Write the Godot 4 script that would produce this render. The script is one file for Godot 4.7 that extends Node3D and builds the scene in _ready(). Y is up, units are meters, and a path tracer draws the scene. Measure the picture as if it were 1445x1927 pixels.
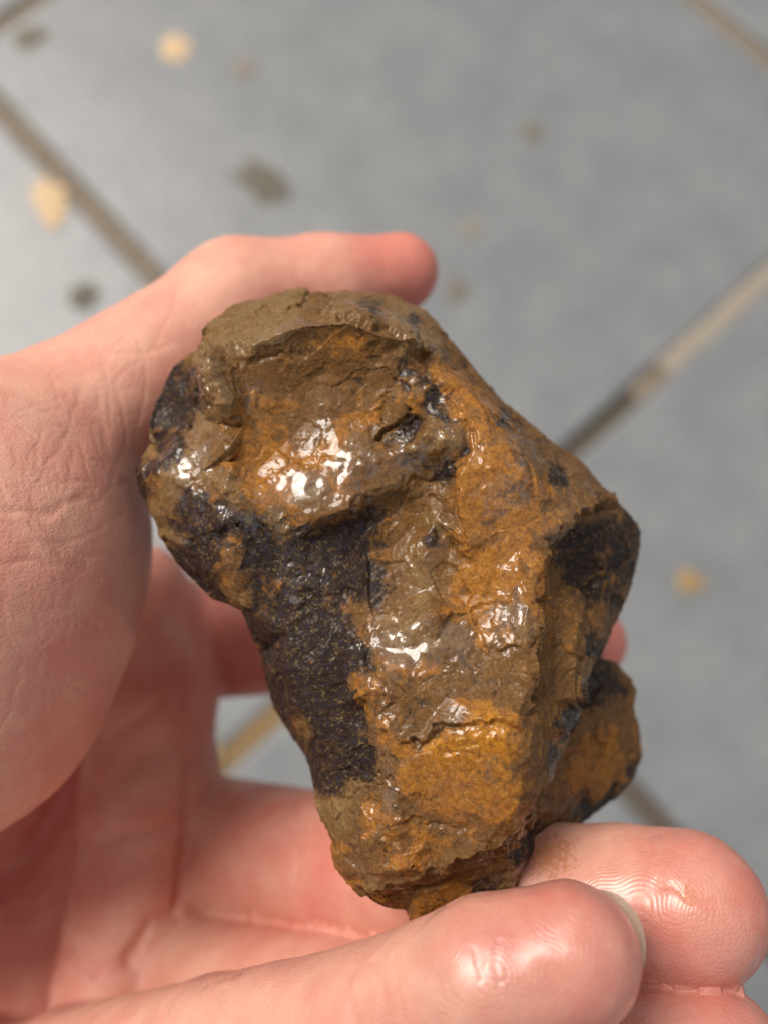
extends Node3D
# A wet rusty stone held in a left hand, low above grey paving slabs, seen from above.
# Shapes of the hand and the stone are laid out in millimetres in the frame of the lens
# (x right, y up, z towards the lens) and then placed in the world in metres.

const F := 1604.0                 # focal length in photo pixels
const EYE_H := 0.652              # height of the lens above the paving, metres
var cam_basis := Basis(Vector3(1, 0, 0), Vector3(0, 0.2504, -0.96814), Vector3(0, 0.96814, 0.2504))
var eye := Vector3(0, EYE_H, 0)
var rng := RandomNumberGenerator.new()
var taken := {}
var t_start := 0

# ------------------------------------------------------------------ helpers

func mm(px: float, py: float, z: float) -> Vector3:
	return Vector3((px - 722.5) / F * z, (963.5 - py) / F * z, -z)

func to_world(p: Vector3) -> Vector3:
	return eye + cam_basis * (p * 0.001)

func on_ground(px: float, py: float) -> Vector3:
	var d := cam_basis * Vector3((px - 722.5) / F, (963.5 - py) / F, -1.0)
	return eye + d * (-eye.y / d.y)

func numbered(called: String) -> String:
	var n: int = taken.get(called, -1) + 1
	taken[called] = n
	return called if n == 0 else "%s_%03d" % [called, n]

func tag(o: Node, label: String, category: String, group := "", kind := "") -> void:
	if label: o.set_meta("label", label)
	if category: o.set_meta("category", category)
	if group: o.set_meta("group", group)
	if kind: o.set_meta("kind", kind)

func put(called: String, mesh: Mesh, mat: Material, parent: Node = self, where := Vector3.ZERO) -> MeshInstance3D:
	var o := MeshInstance3D.new()
	o.name = numbered(called) if parent == self else called
	o.mesh = mesh
	o.position = where
	o.material_override = mat
	o.cast_shadow = GeometryInstance3D.SHADOW_CASTING_SETTING_ON
	parent.add_child(o, true)
	return o

func noise(sd: int, freq: float, octaves := 3, kind := FastNoiseLite.TYPE_SIMPLEX_SMOOTH) -> FastNoiseLite:
	var n := FastNoiseLite.new()
	n.seed = sd
	n.noise_type = kind
	n.frequency = freq
	n.fractal_type = FastNoiseLite.FRACTAL_FBM if octaves > 1 else FastNoiseLite.FRACTAL_NONE
	n.fractal_octaves = octaves
	return n

func noise_tex(n: FastNoiseLite, size := 512, ramp: Gradient = null, as_normal := false, bump := 4.0) -> NoiseTexture2D:
	var t := NoiseTexture2D.new()
	t.width = size
	t.height = size
	t.seamless = true
	t.noise = n
	if ramp: t.color_ramp = ramp
	t.as_normal_map = as_normal
	t.bump_strength = bump
	return t

func ramp(stops: Array) -> Gradient:
	var g := Gradient.new()
	var offs := PackedFloat32Array()
	var cols := PackedColorArray()
	for s in stops:
		offs.append(s[0])
		cols.append(s[1])
	g.offsets = offs
	g.colors = cols
	return g

func lin(r: float, g: float, b: float) -> Color:
	return Color(r, g, b).linear_to_srgb()

# Splits edges until they are shorter than the length wanted there. size_at(p, n) gives that length.
# verts, norms, cols are grown in place; curved: midpoints follow the normals (PN). Returns the triangles.
func refine(verts: PackedVector3Array, norms: PackedVector3Array, cols: PackedColorArray, tris: PackedInt32Array, size_at: Callable, curved: bool, passes: int) -> Array:
	var want := PackedFloat32Array()
	want.resize(verts.size())
	for i in verts.size():
		want[i] = size_at.call(verts[i], norms[i])
	for pass_n in passes:
		var mids := {}
		var out := PackedInt32Array()
		var big := 1 << 24
		var split_any := false
		var m := PackedInt32Array([0, 0, 0])
		for t in range(0, tris.size(), 3):
			for k in 3:
				var a := tris[t + k]
				var b := tris[t + (k + 1) % 3]
				if a > b:
					var s := a
					a = b
					b = s
				var key := a * big + b
				var got: int = mids.get(key, -2)
				if got == -2:
					var va := verts[a]
					var vb := verts[b]
					var w := (want[a] + want[b]) * 0.5
					var l2 := va.distance_squared_to(vb)
					if l2 > w * w * 1.7:
						got = verts.size()
						var mid := (va + vb) * 0.5
						var na := norms[a]
						var nb := norms[b]
						if curved and na.dot(nb) > 0.6:
							var e := vb - va
							mid -= (na * e.dot(na) - nb * e.dot(nb)) * 0.125
						var nn := (na + nb).normalized()
						verts.append(mid)
						norms.append(nn)
						cols.append((cols[a] + cols[b]) * 0.5)
						want.append(size_at.call(mid, nn))
						split_any = true
					else:
						got = -1
					mids[key] = got
				m[k] = got
			var a0 := tris[t]
			var b0 := tris[t + 1]
			var c0 := tris[t + 2]
			var ab := m[0]
			var bc := m[1]
			var ca := m[2]
			var n := int(ab >= 0) + int(bc >= 0) + int(ca >= 0)
			if n == 0:
				out.append_array([a0, b0, c0])
			elif n == 3:
				out.append_array([a0, ab, ca, ab, b0, bc, ca, bc, c0, ab, bc, ca])
			elif n == 1:
				if ab >= 0: out.append_array([a0, ab, c0, ab, b0, c0])
				elif bc >= 0: out.append_array([b0, bc, a0, bc, c0, a0])
				else: out.append_array([c0, ca, b0, ca, a0, b0])
			else:
				if ab < 0: out.append_array([c0, ca, bc, ca, a0, b0, ca, b0, bc])
				elif bc < 0: out.append_array([a0, ab, ca, ab, b0, c0, ab, c0, ca])
				else: out.append_array([b0, bc, ab, bc, c0, a0, bc, a0, ab])
		tris = out
		if not split_any: break
	return [verts, norms, cols, tris]

func smooth_normals(verts: PackedVector3Array, tris: PackedInt32Array) -> PackedVector3Array:
	var norms := PackedVector3Array()
	norms.resize(verts.size())
	for t in range(0, tris.size(), 3):
		var a := tris[t]
		var b := tris[t + 1]
		var c := tris[t + 2]
		var n := (verts[c] - verts[a]).cross(verts[b] - verts[a])
		norms[a] += n
		norms[b] += n
		norms[c] += n
	for i in norms.size():
		norms[i] = norms[i].normalized()
	return norms

# An ArrayMesh in world metres round a base point, from lens-frame millimetres.
func world_mesh(verts: PackedVector3Array, norms: PackedVector3Array, cols: PackedColorArray, tris: PackedInt32Array, base: Vector3, uv := PackedVector2Array()) -> ArrayMesh:
	var vw := PackedVector3Array()
	var nw := PackedVector3Array()
	vw.resize(verts.size())
	nw.resize(verts.size())
	var off := eye - base
	for i in verts.size():
		vw[i] = off + cam_basis * (verts[i] * 0.001)
		nw[i] = cam_basis * norms[i]
	var arr := []
	arr.resize(Mesh.ARRAY_MAX)
	arr[Mesh.ARRAY_VERTEX] = vw
	arr[Mesh.ARRAY_NORMAL] = nw
	if cols.size(): arr[Mesh.ARRAY_COLOR] = cols
	if uv.size(): arr[Mesh.ARRAY_TEX_UV] = uv
	arr[Mesh.ARRAY_INDEX] = tris
	var m := ArrayMesh.new()
	m.add_surface_from_arrays(Mesh.PRIMITIVE_TRIANGLES, arr)
	return m

func clock(what: String) -> void:
	print(what, " ", Time.get_ticks_msec() - t_start, " ms")

# ------------------------------------------------------------------ main

func _ready() -> void:
	t_start = Time.get_ticks_msec()
	rng.seed = 7
	var cam := Camera3D.new()
	cam.name = "camera"
	add_child(cam)
	cam.transform = Transform3D(cam_basis, eye)
	cam.near = 0.02
	cam.far = 60.0
	var lens := CameraAttributesPhysical.new()
	lens.frustum_near = 0.02
	lens.frustum_far = 60.0
	lens.frustum_focal_length = 19.97
	lens.frustum_focus_distance = 0.101
	lens.exposure_aperture = 7.0
	cam.attributes = lens
	cam.fov = 62.0
	cam.current = true

	var we := WorldEnvironment.new()
	we.name = "world_environment"
	var env := Environment.new()
	env.background_mode = Environment.BG_SKY
	env.tonemap_mode = Environment.TONE_MAPPER_LINEAR
	env.tonemap_exposure = 2.4
	env.sdfgi_enabled = true
	env.ssao_enabled = true
	env.ssil_enabled = true
	var sky := Sky.new()
	var sm := ProceduralSkyMaterial.new()
	sm.sky_top_color = lin(0.215, 0.215, 0.22)
	sm.sky_horizon_color = lin(0.22, 0.222, 0.23)
	sm.sky_curve = 0.2
	sm.ground_bottom_color = lin(0.1, 0.1, 0.1)
	sm.ground_horizon_color = lin(0.25, 0.26, 0.28)
	sm.sun_angle_max = 1.0
	sky.sky_material = sm
	env.sky = sky
	we.environment = env
	add_child(we)

	var sun := DirectionalLight3D.new()
	sun.name = "sun"
	sun.light_color = Color(1.0, 0.965, 0.925)
	sun.light_energy = 0.5
	sun.light_angular_distance = 29.0
	sun.shadow_enabled = true
	add_child(sun)
	# towards the light in the lens frame: up the picture and a little left, mostly from behind the lens
	var to_sun := cam_basis * Vector3(-0.47, 0.57, 0.67).normalized()
	sun.look_at_from_position(to_sun * 5.0, Vector3.ZERO, Vector3.FORWARD)

	build_paving()
	clock("paving")
	build_rock()
	clock("rock")
	build_hand()
	clock("hand")
	build_phone()
	print("fov ", cam.fov)

# ------------------------------------------------------------------ paving

func box_slab(w: float, d: float, h: float, bev: float) -> ArrayMesh:
	# a slab with softened top edges, top at y = 0
	var st := SurfaceTool.new()
	st.begin(Mesh.PRIMITIVE_TRIANGLES)
	var rings := [[0.0, -h], [0.0, -bev], [bev * 0.35, -bev * 0.3], [bev, 0.0]]
	for r in rings.size() - 1:
		for s in 4:
			var p := []
			for q in [[r, s], [r + 1, s], [r + 1, s + 1], [r, s + 1]]:
				var ins: float = rings[q[0]][0]
				var cx: float = [-1, 1, 1, -1][q[1] % 4] * (w / 2 - ins)
				var cz: float = [-1, -1, 1, 1][q[1] % 4] * (d / 2 - ins)
				p.append(Vector3(cx, rings[q[0]][1], cz))
			for k in [0, 2, 1, 0, 3, 2]:
				st.set_smooth_group(-1)
				st.add_vertex(p[k])
	var x := w / 2 - bev
	var z := d / 2 - bev
	for v in [Vector3(-x, 0, -z), Vector3(x, 0, -z), Vector3(x, 0, z), Vector3(-x, 0, -z), Vector3(x, 0, z), Vector3(-x, 0, z)]:
		st.set_smooth_group(-1)
		st.add_vertex(v)
	st.generate_normals()
	return st.commit()

func strip(length: float, width: float, nz: FastNoiseLite, seed_off: float) -> ArrayMesh:
	# a bed of jointing between slabs: a lumpy strip along x, sunk at its edges
	var st := SurfaceTool.new()
	st.begin(Mesh.PRIMITIVE_TRIANGLES)
	var nx := int(length / 0.004)
	var nw := 5
	for i in nx:
		for j in nw:
			for q in [[0, 0], [1, 0], [1, 1], [0, 0], [1, 1], [0, 1]]:
				var u: float = float(i + q[0]) / nx
				var v: float = float(j + q[1]) / nw
				var px := (u - 0.5) * length
				var pz := (v - 0.5) * width
				var h := nz.get_noise_2d(px * 1000.0 + seed_off, pz * 1000.0) * 0.0018 - 0.0016 * pow(absf(v - 0.5) * 2.0, 2.0)
				st.add_vertex(Vector3(px, h, pz))
	st.generate_normals()
	return st.commit()

func build_paving() -> void:
	var slate := StandardMaterial3D.new()
	slate.resource_name = "slate"
	slate.albedo_texture = noise_tex(noise(11, 0.006, 4), 1024, ramp([[0.2, lin(0.148, 0.157, 0.164)], [0.5, lin(0.164, 0.173, 0.179)], [0.8, lin(0.181, 0.189, 0.194)]]))
	slate.uv1_triplanar = true
	slate.uv1_world_triplanar = true
	slate.uv1_scale = Vector3.ONE * 2.1
	slate.detail_enabled = true
	slate.detail_blend_mode = BaseMaterial3D.BLEND_MODE_MIX
	slate.detail_uv_layer = BaseMaterial3D.DETAIL_UV_2
	slate.uv2_triplanar = true
	slate.uv2_world_triplanar = true
	slate.uv2_scale = Vector3.ONE * 3.7
	var fl := noise(5, 0.03, 1, FastNoiseLite.TYPE_CELLULAR)
	fl.cellular_return_type = FastNoiseLite.RETURN_DISTANCE
	slate.detail_albedo = noise_tex(fl, 1024, ramp([[0.0, Color(0.9, 0.91, 0.92, 0.9)], [0.045, Color(0.86, 0.87, 0.88, 0.7)], [0.07, Color(0.7, 0.7, 0.7, 0.0)], [1.0, Color(0.5, 0.5, 0.5, 0.0)]]))
	slate.roughness = 0.40
	slate.metallic_specular = 0.5
	slate.heightmap_enabled = true
	slate.heightmap_texture = noise_tex(noise(3, 0.03, 5), 1024)
	slate.heightmap_scale = 0.035

	# the joint crossing and the two joint directions, read off the photograph
	var o := on_ground(812, 1083)
	var far_a := (on_ground(0, 208) - o).normalized()
	var far_c := (on_ground(1445, 520) - o).normalized()
	# square the two directions up
	var mid := (far_a + far_c).normalized()
	var side := (far_a - far_c).normalized()
	var da := (mid + side).normalized()
	var dc := (mid - side).normalized()
	var pitch_a := ((on_ground(0, 36) - o).dot(da) + (on_ground(72, 0) - o).dot(da)) * 0.5
	var pitch_c := ((on_ground(1322, 0) - o).dot(dc) + (on_ground(1445, 112) - o).dot(dc)) * 0.5
	print("pitch ", pitch_a, " ", pitch_c, " angle ", rad_to_deg(far_a.angle_to(far_c)), " ", (on_ground(0, 36) - o).dot(da), " ", (on_ground(72, 0) - o).dot(da), " ", (on_ground(1322, 0) - o).dot(dc), " ", (on_ground(1445, 112) - o).dot(dc))
	var pitch := (pitch_a + pitch_c) * 0.5
	var gap := 0.016
	var ground_mat := StandardMaterial3D.new()
	ground_mat.albedo_color = lin(0.12, 0.10, 0.075)
	ground_mat.roughness = 0.95
	var pm := PlaneMesh.new()
	pm.size = Vector2(60, 60)
	var g := put("ground", pm, ground_mat, self, Vector3(0, -0.05, 0))
	tag(g, "", "", "", "structure")

	var paving := Node3D.new()
	paving.name = "paving"
	add_child(paving)
	tag(paving, "grey slate paving slabs with sandy joints", "paving", "", "structure")
	var frame := Basis(da, Vector3.UP, da.cross(Vector3.UP))  # x along da, z along dc or against it
	var slab := box_slab(pitch_a - gap, pitch_c - gap, 0.04, 0.004)
	for i in range(-3, 4):
		for j in range(-3, 4):
			var t := put("slab", slab, slate, paving)
			t.transform = Transform3D(frame, o + da * (i + 0.5) * pitch_a + dc * (j + 0.5) * pitch_c + Vector3(0, rng.randf_range(-0.0007, 0.0007), 0))
	# jointing
	var jn := noise(21, 0.12, 3)
	var tan_tex := noise_tex(noise(31, 0.03, 4), 512, ramp([[0.25, lin(0.12, 0.095, 0.066)], [0.55, lin(0.21, 0.168, 0.122)], [0.8, lin(0.30, 0.245, 0.175)]]))
	var pale_tex := noise_tex(noise(33, 0.04, 4), 512, ramp([[0.2, lin(0.17, 0.145, 0.11)], [0.5, lin(0.29, 0.25, 0.20)], [0.8, lin(0.36, 0.32, 0.26)]]))
	var dark_tex := noise_tex(noise(35, 0.04, 4), 512, ramp([[0.2, lin(0.05, 0.043, 0.033)], [0.5, lin(0.085, 0.07, 0.052)], [0.8, lin(0.13, 0.10, 0.065)]]))
	var orange_tex := noise_tex(noise(36, 0.04, 4), 512, ramp([[0.2, lin(0.10, 0.07, 0.035)], [0.5, lin(0.20, 0.125, 0.05)], [0.8, lin(0.30, 0.2, 0.10)]]))
	var jm := []
	for tx in [tan_tex, pale_tex, dark_tex, orange_tex]:
		var m := StandardMaterial3D.new()
		m.albedo_texture = tx
		m.uv1_triplanar = true
		m.uv1_world_triplanar = true
		m.uv1_scale = Vector3.ONE * 9.0
		m.roughness = 0.9
		jm.append(m)
	# joints along da (family A) and along dc (family B); pieces where the bedding changes
	var lay := func(p: Vector3, q: Vector3, w: float, kind: int, sunk: float) -> void:
		var len := p.distance_to(q)
		var ax := (q - p).normalized()
		var s := put("joint", strip(len, w, jn, rng.randf() * 900.0), jm[kind], paving)
		s.transform = Transform3D(Basis(ax, Vector3.UP, ax.cross(Vector3.UP)), (p + q) * 0.5 - Vector3(0, sunk, 0))
	for j in range(-2, 4):
		var b := o + dc * j * pitch_c
		if j == 0:
			lay.call(b - da * pitch * 3.0, b - da * pitch * 0.01, gap, 2, 0.006)
			lay.call(b, b + da * pitch * 3.0, gap, 0, 0.0035)
		else:
			lay.call(b - da * pitch * 3.0, b + da * pitch * 3.0, gap, 0, 0.003)
	var kink := on_ground(1250, 695)
	var along := (kink - o).dot(dc)
	var patch0 := (on_ground(600, 1290) - o).dot(dc)
	for i in range(-2, 4):
		var b := o + da * i * pitch_a
		if i == 0:
			lay.call(b - dc * pitch * 3.0, b + dc * patch0, gap, 3, 0.003)
			lay.call(b + dc * patch0, b + dc * (along - 0.035), gap, 2, 0.0065)
			lay.call(b + dc * (along - 0.035), b + dc * along, gap, 0, 0.0040)
			lay.call(b + dc * along, b + dc * pitch * 3.0, gap + 0.001, 1, 0.0012)
		else:
			lay.call(b - dc * pitch * 3.0, b + dc * pitch * 3.0, gap, 0, 0.003)
	lay_grit(o, da, dc, pitch_a, pitch_c)
	# crumbs and stains of clay lying on the slabs
	var spots := [
		[330, 92, 26, 24, 0, "pale", "round pale tan crumb of clay on the big slab beside a smaller faint one"],
		[458, 130, 20, 20, 0, "faint", "small faint tan crumb of clay right of the round pale crumb"],
		[62, 72, 26, 24, 0, "dull", "dull brown smear of clay in the top left corner"],
		[96, 380, 28, 52, 25, "pale", "long pale tan clay smear touching the sandy joint at left"],
		[500, 345, 30, 62, 52, "dark", "long dark brown clay smear on the big slab above the thumb"],
		[160, 556, 26, 24, 0, "dark", "round dark olive crumb of clay above the hand at left"],
		[1000, 248, 20, 20, 0, "dull", "lone dull brown clay crumb on the right half of the big slab"],
		[886, 430, 20, 18, 0, "faint", "faint reddish clay crumb just right of the thumb tip"],
		[860, 550, 18, 26, 0, "dull", "faint brown clay crumb below the thumb tip"],
		[1295, 1096, 24, 22, 0, "ochre", "yellow ochre clay crumb on the slab right of the stone"],
		[372, 1400, 40, 46, 30, "ochre", "broad ochre clay smear seen between index and middle finger"],
	]
	var tones := {"pale": lin(0.56, 0.40, 0.24), "faint": lin(0.225, 0.195, 0.16), "dull": lin(0.15, 0.135, 0.108), "dark": lin(0.118, 0.106, 0.082), "ochre": lin(0.26, 0.18, 0.085)}
	var sm := {}
	var sn := noise(77, 0.16, 3)
	for k in tones:
		var m := StandardMaterial3D.new()
		m.albedo_color = tones[k]
		m.roughness = 0.85
		sm[k] = m
	for s in spots:
		var p := on_ground(s[0], s[1])
		var per_px := p.distance_to(eye) / F
		var st := SurfaceTool.new()
		st.begin(Mesh.PRIMITIVE_TRIANGLES)
		var rows := 5
		var cols := 22
		for r in rows:
			for k in cols:
				for q in [[0, 0], [1, 1], [1, 0], [0, 0], [0, 1], [1, 1]]:
					var u: float = float(r + q[0]) / rows
					var an: float = TAU * float((k + q[1]) % cols) / cols
					var wob: float = 1.0 + 0.6 * sn.get_noise_2d(cos(an) * 5.0 + s[0], sin(an) * 5.0 + s[1]) + 0.25 * sn.get_noise_2d(cos(an) * 16.0 + s[0], sin(an) * 16.0)
					var x: float = cos(an) * u * wob * s[2] * per_px
					var y: float = sin(an) * u * wob * s[3] * per_px
					st.add_vertex(Vector3(x, (1.0 - u * u) * 0.0022 * (1.0 + 0.5 * sn.get_noise_2d(x * 2500.0, y * 2500.0)), y))
		st.generate_normals()
		var c2 := put("clay_crumb", st.commit(), sm[s[5]], self, p + Vector3(0, 0.0008, 0))
		c2.rotation_degrees.y = s[4]
		tag(c2, s[6], "clay", "crumbs of clay on the paving")

func lay_grit(o: Vector3, da: Vector3, dc: Vector3, pa: float, pc: float) -> void:
	# sand grains and tiny chips strewn over the slabs, thickest beside the joints
	var st := SurfaceTool.new()
	st.begin(Mesh.PRIMITIVE_TRIANGLES)
	var top := [Vector3(0, 0.7, 0)]
	for k in 6:
		var an := TAU * k / 6.0
		top.append(Vector3(cos(an) * (0.8 + 0.3 * (k % 2)), 0.15 + 0.12 * (k % 3), sin(an) * (1.0 - 0.2 * (k % 2))))
	for k in 6:
		for v in [top[0], top[1 + (k + 1) % 6], top[1 + k]]: st.add_vertex(v)
		for v in [top[1 + k], top[1 + (k + 1) % 6], Vector3(0, -0.3, 0)]: st.add_vertex(v)
	st.generate_normals()
	var mm2 := MultiMesh.new()
	mm2.transform_format = MultiMesh.TRANSFORM_3D
	mm2.use_colors = true
	mm2.mesh = st.commit()
	mm2.instance_count = 1500
	for k in 1500:
		var u := rng.randf_range(-1.2, 1.6)
		var v := rng.randf_range(-1.2, 1.6)
		if k % 3 > 0:
			if k % 2 == 0: u = round(u) + rng.randfn(0.0, 0.03)
			else: v = round(v) + rng.randfn(0.0, 0.03)
		var size := 0.0005 + 0.0011 * pow(rng.randf(), 3.0)
		mm2.set_instance_transform(k, Transform3D(Basis(Vector3.UP, rng.randf() * TAU).scaled(Vector3(size, size * 0.8, size)), o + da * u * pa + dc * v * pc + Vector3(0, 0.001, 0)))
		var tone := rng.randf()
		var c := Vector3(0.09, 0.08, 0.065).lerp(Vector3(0.36, 0.28, 0.18), tone * tone)
		mm2.set_instance_color(k, Color(c.x, c.y, c.z))
	var g := MultiMeshInstance3D.new()
	g.name = "grit"
	g.multimesh = mm2
	var m := StandardMaterial3D.new()
	m.vertex_color_use_as_albedo = true
	m.roughness = 0.9
	g.material_override = m
	add_child(g)
	tag(g, "fine sandy grit strewn over the slabs and along their joints", "grit", "", "stuff")

# ------------------------------------------------------------------ the stone

const OUTLINE := """
378 622 112 T
430 576 116 T
500 556 118 T
545 543 119 T
578 542 119 T
592 553 120 T
640 547 121 T
700 549 122 T
745 557 123 T
775 571 123 T
802 587 122 T
822 608 121 B
870 664 120 B
902 706 120 B
940 747 119 B
990 792 119 B
1040 832 119 B
1088 862 119 B
1110 886 119 B
1135 924 119 B
1162 946 119 B
1190 970 120 D
1205 1002 122 D
1200 1042 123 D
1190 1090 123 D
1176 1132 122 B
1164 1168 121 B
1140 1215 122 B
1132 1238 124 D
1162 1246 127 B
1185 1274 129 B
1198 1300 130 B
1192 1330 130 O
1201 1370 130 B
1206 1420 130 D
1196 1460 129 D
1170 1492 128 D
1128 1526 126 D
1085 1560 124 D
1055 1600 122 D
1030 1660 120 D
1000 1720 116 B
940 1780 112 O
860 1800 110 O
790 1785 109 O
770 1752 109 O
764 1716 109 O
735 1714 109 O
700 1700 108 O
680 1680 108 B
652 1656 108 O
630 1630 108 O
622 1590 108.5 O
605 1545 109 T
592 1502 110 T
588 1472 112 D
575 1425 118 D
540 1370 121 D
515 1330 122 D
498 1280 121 D
490 1230 117 D
468 1180 112 D
455 1146 112 D
440 1141 112 D
400 1126 113 D
355 1086 114 D
320 1046 114 D
300 1010 114 T
285 970 113.5 T
264 926 114 D
254 910 114.5 D
258 880 114.5 D
275 850 115 T
284 833 116 T
278 796 117 D
290 760 117 D
310 722 117 D
326 690 116 D
374 656 115 T
384 645 112 T
"""
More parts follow.
